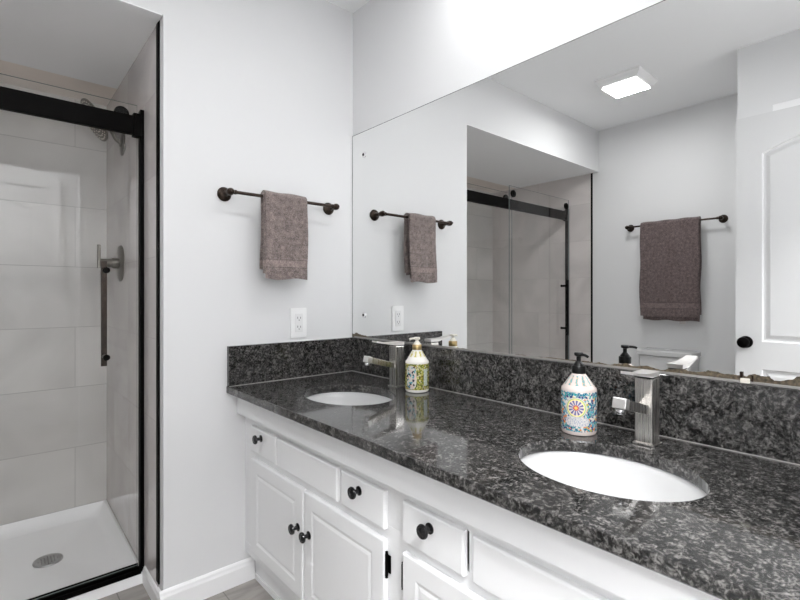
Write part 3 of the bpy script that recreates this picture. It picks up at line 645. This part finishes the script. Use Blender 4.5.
# ---------------------------------------------------------------- towel bars and towels
def towel_bar(p0, p1, out, label):
    """p0, p1: rosette centres on the wall; out: wall normal."""
    p0, p1, out = Vector(p0), Vector(p1), Vector(out); t = thing('towel_bar', label, 'towel bar', tuple((p0 + p1) / 2)); SX = 0.86
    for p in (p0, p1):
        po = MB(); po.lathe([(a, b * SX) for a, b in [(0, 0), (0.0265, 0), (0.0275, 0.004), (0.0255, 0.010), (0.0190, 0.016), (0.0120, 0.020), (0.0095, 0.026), (0.0085, 0.048), (0.0100, 0.056), (0.0135, 0.066), (0.0140, 0.078), (0.0125, 0.086), (0.0070, 0.094), (0.004, 0.096), (0.0045, 0.100), (0, 0.102)]], p, out, 28)
        po.build('post', BRONZE, t, True)
    d = (p1 - p0).normalized()
    MB().cyl(p0 + out * 0.066 + d * 0.010, p1 + out * 0.066 - d * 0.010, 0.0065, 20).build('bar', BRONZE, t, True)
    MB().cyl(p0 + out * 0.066 + d * 0.012, p0 + out * 0.066 + d * 0.022, 0.0088, 20, 0.001).build('ferrule', BRONZE, t, True)
    MB().cyl(p1 + out * 0.066 - d * 0.022, p1 + out * 0.066 - d * 0.012, 0.0088, 20, 0.001).build('ferrule', BRONZE, t, True)
    return t
ZT1 = 1.509; ZT2 = 1.629
towel_bar((-0.601, 0, ZT1), (-0.136, 0, ZT1), (0, -1, 0), 'bronze towel bar on the wall between shower and mirror, holding the small towel')
towel_bar((-W, -0.250, ZT2), (-W, -0.850, ZT2), (1, 0, 0), 'black bronze towel bar on the wall over the toilet, holding the long towel')

def towel(name, label, f, layers, m, tagpos=None):
    """layers: (u0, u1, front length, back length, inner radius, thickness, phase)"""
    mb = MB(); bm = mb.bm
    for (u0, u1, Lf, Lb, ri, th, ph, wav) in layers:
        nu = 36
        path = []
        nf = 44
        for i in range(nf): path.append((1, -Lf * (1 - i / nf)))
        for i in range(13): path.append(('a', math.pi * i / 12))
        nb = 36
        for i in range(1, nb + 1): path.append((-1, -Lb * i / nb))
        def P(i, j, s):
            k = path[i]; rr = ri + th * s; u = u0 + (u1 - u0) * j / nu; w_ = 0
            if k[0] == 'a': v, w_ = rr * math.cos(k[1]), rr * math.sin(k[1]) ; dn = 0
            else:
                w_ = k[1]; dn = -w_; v = k[0] * rr
            hang = min(1, dn / 0.25)
            wv = wav * hang * (math.sin(u * 34 + ph) * 0.6 + math.sin(u * 71 + ph * 2 + dn * 3) * 0.3)
            flare = 0.006 * hang * (1 if k[0] == 1 else -0.3)
            edge = abs(j / nu - 0.5) * 2; pinch = (edge ** 14) * th * 0.35 * (1 if s else -1)
            v += wv + flare - (pinch if k[0] == 1 or k[0] == 'a' else -pinch)
            u += 0.004 * math.sin(dn * 16 + ph) * hang
            w2 = w_ + (0.0035 * math.sin(u * 40 + ph) * hang if k[0] != 'a' else 0)
            rnd = (random.random() - 0.5) * 0.0012
            if k[0] == 'a': w2 += 0.0015 * math.sin(u * 50 + ph)
            return f(u, v + rnd, w2)
        n = len(path)
        G = [[[bm.verts.new(P(i, j, s)) for j in range(nu + 1)] for i in range(n)] for s in (0, 1)]
        for s in (0, 1):
            for i in range(n - 1):
                for j in range(nu): bm.faces.new([G[s][i][j], G[s][i][j + 1], G[s][i + 1][j + 1], G[s][i + 1][j]])
        for i in range(n - 1):
            for j in (0, nu): bm.faces.new([G[0][i][j], G[0][i + 1][j], G[1][i + 1][j], G[1][i][j]])
        for j in range(nu):
            for i in (0, n - 1): bm.faces.new([G[0][i][j], G[0][i][j + 1], G[1][i][j + 1], G[1][i][j]])
    return mb
COLT = (0.188, 0.152, 0.142)
tw = thing('hand_towel', 'small mauve brown terry towel folded over the bar beside the mirror', 'towel', (-0.382, -0.066, ZT1))
tm = towel('hand_towel', '', lambda u, v, w_: (-0.382 + u, -0.066 - v, ZT1 + w_), [(-0.096, 0.090, 0.302, 0.285, 0.0075, 0.0065, 0.4, 0.003), (-0.090, 0.092, 0.322, 0.275, 0.0150, 0.0085, 0.0, 0.004)], None)
tm.build('folded_cloth', terry('terry_small', COLT, -0.276, -0.246), tw, True, 60)
tw = thing('bath_towel', 'long mauve brown terry towel hanging over the bar above the toilet', 'towel', (-W + 0.066, -0.542, ZT2))
tm = towel('bath_towel', '', lambda u, v, w_: (-W + 0.066 + v, -0.542 + u, ZT2 + w_), [(-0.192, 0.170, 0.685, 0.64, 0.0075, 0.0075, 1.2, 0.004), (-0.190, 0.188, 0.660, 0.60, 0.0160, 0.0095, 0.3, 0.005)], None)
tm.build('folded_cloth', terry('terry_long', (0.125, 0.096, 0.094), -0.600, -0.560), tw, True, 60)
MB().box(-W + 0.066 + 0.010, -W + 0.066 + 0.0125, -0.650, -0.612, ZT2 - 0.706, ZT2 - 0.680, 0.0005).build('care_tag', simple('grey_tag', (0.5, 0.46, 0.45), 0.7), tw)

# ---------------------------------------------------------------- wall outlet
ot = thing('wall_outlet', 'white duplex outlet plate on the wall just above the side splash', 'outlet', (-0.285, 0, 1.006))
MB().box(-0.323, -0.247, -0.006, 0, 0.943, 1.069, 0.002).build('cover_plate', PLATE, ot)
MB().box(-0.3035, -0.2665, -0.0085, -0.006, 0.967, 1.045, 0.001).build('receptacle', simple('ivory_receptacle', (0.74, 0.74, 0.74), 0.35), ot)
for dz in (-0.019, 0.019):
    mb = MB()
    mb.box(-0.2925, -0.2905, -0.0092, -0.0084, 1.008 + dz - 0.004, 1.008 + dz + 0.005); mb.box(-0.2795, -0.2775, -0.0092, -0.0084, 1.008 + dz - 0.004, 1.008 + dz + 0.004)
    mb.cyl((-0.285, -0.0084, 1.008 + dz - 0.0095), (-0.285, -0.0092, 1.008 + dz - 0.0095), 0.0022, 10); mb.build('socket_slots', DARK, ot)
for dz in (-0.052, 0.052): MB().cyl((-0.285, -0.006, 1.006 + dz), (-0.285, -0.0068, 1.006 + dz), 0.003, 14).build('screw', PLATE, ot)

# ---------------------------------------------------------------- shower
pan = thing('shower_pan', 'low white acrylic shower pan with a round drain behind the glass', 'shower pan', (-1.6, 0.66, 0.0))
mb = MB(); bm = mb.bm
px0, px1, py0, py1 = -W + 0.001, -J - 0.003, 0.245, YR - 0.001
def rg(d, z, dy=None, cr=0.0): 
    dy = d if dy is None else dy
    pts = []
    X0, X1, Yb0, Yb1 = px0 + d, px1 - d, py0 + dy, py1 - d
    for cx_, cy_, a0 in ((X0 + cr, Yb0 + cr, 180), (X1 - cr, Yb0 + cr, 270), (X1 - cr, Yb1 - cr, 0), (X0 + cr, Yb1 - cr, 90)):
        for k in range(7):
            a = R(a0 + 15 * k); pts.append(bm.verts.new((cx_ + cr * math.cos(a), cy_ + cr * math.sin(a), z)))
    for q in pts:
        if z > 0.02 and dy == d and q.co.y > py0 + 0.1: q.co.z += 0.022
    return pts
rs = [rg(0, 0.0, cr=0.002), rg(0, 0.034, cr=0.002), rg(0.003, 0.038, cr=0.003), rg(0.012, 0.0395, cr=0.006), rg(0.030, 0.034, 0.110, cr=0.02), rg(0.050, 0.014, 0.140, cr=0.04), rg(0.062, 0.010, 0.155, cr=0.05)]
for A, B in zip(rs, rs[1:]):
    for i in range(len(A)): bm.faces.new([A[i], A[(i + 1) % len(A)], B[(i + 1) % len(A)], B[i]])
dc = Vector((-1.092, 0.668, 0.006)); cen = bm.verts.new((dc.x, dc.y, 0.004)); Z = rs[-1]
for i in range(len(Z)): bm.faces.new([Z[i], Z[(i + 1) % len(Z)], cen])
bm.faces.new(rs[0]); mb.build('basin', ACRYL, pan, True, 30)
mb = MB(); mb.lathe([(0, 0.003), (0.042, 0.003), (0.045, 0.005), (0.051, 0.005), (0.053, 0.002), (0.051, -0.006), (0, -0.006)], dc, n=40, closed=False); dr = mb.build('drain', DRAINM, pan, True)
mb = MB()
for i in range(-3, 4):
    for j in range(-3, 4):
        if i * i + j * j < 10: mb.cyl((dc.x + i * 0.011, dc.y + j * 0.011, dc.z + 0.0031), (dc.x + i * 0.011, dc.y + j * 0.011, dc.z + 0.0034), 0.0022, 8)
mb.build('drain_holes', DARK, dr)

sd = thing('shower_door', 'frameless glass sliding shower door with matte black header, posts and track', 'shower door', (-1.61, 0.30, 0.038))
MB().box(-W + 0.006, -J - 0.012, 0.262, 0.286, 1.750, 1.823, 0.003).build('header_rail', BLACK, sd)
for x in (-W + 0.022, -J - 0.026): MB().box(x - 0.014, x + 0.014, 0.254, 0.292, 1.744, 1.832, 0.002).build('header_bracket', BLACK, sd)
MB().box(-J - 0.016, -J - 0.0025, 0.256, 0.290, 0.0405, 1.850, 0.001).build('wall_post', BLACK, sd)
MB().box(-W + 0.0005, -W + 0.012, 0.254, 0.286, 0.0405, 1.845, 0.001).build('wall_post', BLACK, sd)
mb = MB(); mb.box(-W + 0.014, -J - 0.016, 0.243, 0.302, 0.0405, 0.048, 0.0005)
for y in (0.243, 0.271, 0.298): mb.box(-W + 0.014, -J - 0.016, y, y + 0.0035, 0.048, 0.058)
mb.build('bottom_track', BLACK, sd)
def panel(x0, x1, y0, y1, z0, z1, nm):
    o = MB().box(x0, x1, y0, y1, z0, z1).build(nm, [GLASS, GEDGE], sd)
    for p in o.data.polygons:
        if abs(p.normal.y) < 0.5: p.material_index = 1
    return o
pf = panel(-W + 0.018, -1.567, 0.2475, 0.2545, 0.053, 1.915, 'glass_panel')
pr_ = panel(-1.66, -J - 0.020, 0.291, 0.298, 0.053, 1.875, 'glass_panel')
pf['label'] = 'front sliding panel nearer the room'; pr_['label'] = 'rear sliding panel with the handle inside'
def roller(x, yg, sgn, z, par):
    mb = MB(); mb.cyl((x, yg, z), (x, yg + sgn * 0.014, z), 0.026, 28, 0.002); mb.cyl((x, yg + sgn * 0.014, z), (x, yg + sgn * 0.020, z), 0.012, 20, 0.001); mb.build('roller', BLACK, par, True)
for x in (-1.602, -2.335): roller(x, 0.2475, -1, 1.858, pf)
for x in (-1.60, -0.888): roller(x, 0.298, 1, 1.836, pr_)
mb = MB(); mb.box(-2.301, -2.281, 0.198, 0.209, 0.795, 1.245, 0.001)
for z in (0.850, 1.197): mb.cyl((-2.292, 0.209, z), (-2.292, 0.2475, z), 0.0085, 16)
h1 = mb.build('handle', BLACK, pf)
mb = MB()
for z in (0.850, 1.197): mb.cyl((-2.292, 0.2545, z), (-2.292, 0.2600, z), 0.011, 16)
mb.build('handle_button', BLACK, pf, True)
mb = MB(); mb.box(-0.952, -0.932, 0.330, 0.341, 0.848, 1.256, 0.001)
for z in (0.886, 1.219): mb.cyl((-0.941, 0.298, z), (-0.941, 0.330, z), 0.0085, 16)
mb.build('handle', BRONZE, pr_)
for z in (0.886, 1.219): MB().cyl((-0.941, 0.2805, z), (-0.941, 0.291, z), 0.0115, 20, 0.001).build('handle_button', BLACK, pr_, True)

sh = thing('overhead_shower', 'round shower head on a short arm high on the tiled side wall', 'shower head', (-J - 0.002, 0.655, 1.815))
MB().lathe([(0, 0), (0.054, 0), (0.054, 0.003), (0.048, 0.006), (0.016, 0.008), (0.014, 0.014), (0, 0.014)], (-J - 0.002, 0.655, 1.815), (-1, 0, 0), 36).build('wall_flange', VALVE, sh, True)
nrm = Vector((-0.86, -0.06, -0.50)).normalized(); hc = Vector((-0.928, 0.660, 1.897))
MB().tube([(-J - 0.008, 0.655, 1.815), (-0.846, 0.655, 1.832), (-0.864, 0.656, 1.867), (-0.876, 0.657, 1.898), (-0.890, 0.659, 1.915), tuple(hc - nrm * 0.028)], 0.0095).build('arm', VALVE, sh, True)
mb = MB(); mb.lathe([(0, -0.034), (0.014, -0.032), (0.018, -0.022), (0.040, -0.012), (0.086, -0.006), (0.093, -0.002), (0.093, 0.002), (0.088, 0.004), (0, 0.004)], hc, nrm, 48, closed=False)
hd = mb.build('spray_head', VALVE, sh, True)
mb = MB(); a = nrm.cross(Vector((0, 1, 0))).normalized(); c = nrm.cross(a)
for rr, k in ((0.015, 6), (0.032, 12), (0.049, 18), (0.066, 24), (0.081, 30)):
    for i in range(k):
        q = hc + (a * math.cos(2 * math.pi * i / k) + c * math.sin(2 * math.pi * i / k)) * rr + nrm * 0.004
        mb.cyl(q, q + nrm * 0.0025, 0.0036, 7, r2=0.0024)
mb.build('nozzles', simple('grey_nozzle', (0.6, 0.55, 0.48), 0.5), hd)

va = thing('shower_valve', 'round shower valve plate with upright lever on the tiled side wall', 'shower valve', (-J - 0.002, 0.700, 1.270))
MB().lathe([(0, 0), (0.084, 0), (0.084, 0.003), (0.080, 0.006), (0.03, 0.009), (0, 0.009)], (-J - 0.002, 0.700, 1.270), (-1, 0, 0), 48).build('escutcheon', VALVE, va, True)
mb = MB(); mb.cyl((-J - 0.010, 0.700, 1.270), (-J - 0.040, 0.700, 1.270), 0.024, 28, 0.001); mb.cyl((-J - 0.040, 0.700, 1.270), (-0.900, 0.700, 1.270), 0.019, 28, 0.001); mb.build('stem', VALVE, va, True)
MB().box(-0.911, -0.898, 0.691, 0.709, 1.246, 1.352, 0.002).build('lever', VALVE, va)

# ---------------------------------------------------------------- ceiling lights
def square_light(c, half, label):
    t = thing('ceiling_light', label, 'ceiling light', (c[0], c[1], CEIL))
    mb = MB(); x, y = c; bm = mb.bm
    seq = []
    for hh, z in ((half, CEIL), (half, CEIL - 0.012), (half - 0.022, CEIL - 0.042), (half - 0.034, CEIL - 0.042), (half - 0.034, CEIL - 0.036)):
        seq.append([bm.verts.new((x + sx * hh, y + sy * hh, z)) for sx, sy in ((-1, -1), (1, -1), (1, 1), (-1, 1))])
    for A, B in zip(seq, seq[1:]):
        for i in range(4): bm.faces.new([A[i], A[(i + 1) % 4], B[(i + 1) % 4], B[i]])
    bm.faces.new(seq[0]); bm.faces.new(seq[-1]); mb.build('frame', PLATE, t)
    MB().box(x - half + 0.034, x + half - 0.034, y - half + 0.034, y + half - 0.034, CEIL - 0.046, CEIL - 0.0362, 0.002).build('diffuser', GLOW, t)
square_light(FIX, 0.133, 'square white flush ceiling light seen lit in the mirror')
square_light(ENTRY_FILL, 0.15, 'added square flush fill light on the ceiling near the entry, unseen behind the viewer')
for h_, tx in zip(HALL_FILLS, ('added square flush fill light, unseen in the hall straight behind the doorway', 'added square flush fill light, unseen at the far left end of the hall')): square_light(h_, 0.15, tx)
def can(x, y, z, label, group=None):
    t = thing('recessed_light', label, 'recessed light', (x, y, z), group)
    MB().lathe([(0.045, 0), (0.045, -0.002), (0.066, -0.005), (0.070, -0.003), (0.070, 0.0), (0.045, 0)], (x, y, z), n=40, closed=False).build('trim_ring', PLATE, t, True)
    MB().lathe([(0, -0.0008), (0.045, -0.0008), (0.045, 0), (0, 0)], (x, y, z), n=40, closed=False).build('lens', GLOWW, t, True)
can(CAN[0], CAN[1], CEIL, 'recessed ceiling light over the vanity counter, between the two basins')

# ---------------------------------------------------------------- toilet (its tank shows in the mirror)
TY = -0.548
to = thing('toilet', 'white two-piece toilet against the wall below the long towel', 'toilet', (-W + 0.35, TY, 0))
mb = MB(); mb.box(-W + 0.012, -W + 0.190, TY - 0.168, TY + 0.168, 0.375, 0.700, 0.018, 4)
for v in mb.bm.verts:
    k = (0.700 - v.co.z) / 0.325; v.co.y = TY + (v.co.y - TY) * (1 - 0.10 * k)
mb.build('tank', CERAMIC, to, True)
MB().box(-W + 0.008, -W + 0.205, TY - 0.175, TY + 0.175, 0.701, 0.738, 0.010, 3).build('tank_lid', CERAMIC, to, True)
mb = MB(); mb.cyl((-W + 0.10, TY, 0.738), (-W + 0.10, TY, 0.744), 0.022, 24, 0.001); mb.build('flush_button', CHROME, to, True)
mb = MB(); bm = mb.bm; n = 40; rings = []
def egg(cx_, a, b, z, sq=1.0): return [bm.verts.new((cx_ + a * math.cos(2 * math.pi * i / n) * (1.12 if math.cos(2 * math.pi * i / n) > 0 else 0.88), TY + b * math.sin(2 * math.pi * i / n), z)) for i in range(n)]
for cx_, a, b, z in ((-W + 0.34, 0.21, 0.115, 0.0), (-W + 0.34, 0.20, 0.105, 0.04), (-W + 0.34, 0.17, 0.095, 0.14), (-W + 0.38, 0.19, 0.12, 0.24), (-W + 0.43, 0.235, 0.17, 0.34), (-W + 0.44, 0.245, 0.183, 0.385), (-W + 0.44, 0.235, 0.173, 0.390), (-W + 0.44, 0.185, 0.130, 0.385), (-W + 0.44, 0.150, 0.105, 0.30), (-W + 0.42, 0.08, 0.06, 0.20)):
    rings.append(egg(cx_, a, b, z))
for A, B in zip(rings, rings[1:]):
    for i in range(n): bm.faces.new([A[i], A[(i + 1) % n], B[(i + 1) % n], B[i]])
bm.faces.new(rings[0]); bm.faces.new(rings[-1]); mb.build('bowl', CERAMIC, to, True, 60)
MB().box(-W + 0.05, -W + 0.26, TY - 0.10, TY + 0.10, 0.10, 0.374, 0.03, 4).build('pedestal', CERAMIC, to, True)
def seat_mb(z0, z1, hole):
    mb = MB(); bm = mb.bm; rs = []
    seq = [(0.240, 0.180, z0), (0.246, 0.186, (z0 + z1) / 2), (0.240, 0.180, z1)] + ([(0.175, 0.115, z1), (0.170, 0.110, (z0 + z1) / 2), (0.175, 0.115, z0)] if hole else [])
    for a, b, z in seq: rs.append([bm.verts.new((-W + 0.445 + a * math.cos(2 * math.pi * i / n) * (1.12 if math.cos(2 * math.pi * i / n) > 0 else 0.85), TY + b * math.sin(2 * math.pi * i / n), z)) for i in range(n)])
    if hole: rs.append(rs[0])
    for A, B in zip(rs, rs[1:]):
        for i in range(n): bm.faces.new([A[i], A[(i + 1) % n], B[(i + 1) % n], B[i]])
    if not hole: bm.faces.new(rs[0]); bm.faces.new(rs[-1])
    return mb
seat_mb(0.391, 0.408, True).build('seat', PLATE, to, True)
seat_mb(0.409, 0.428, False).build('lid', PLATE, to, True)
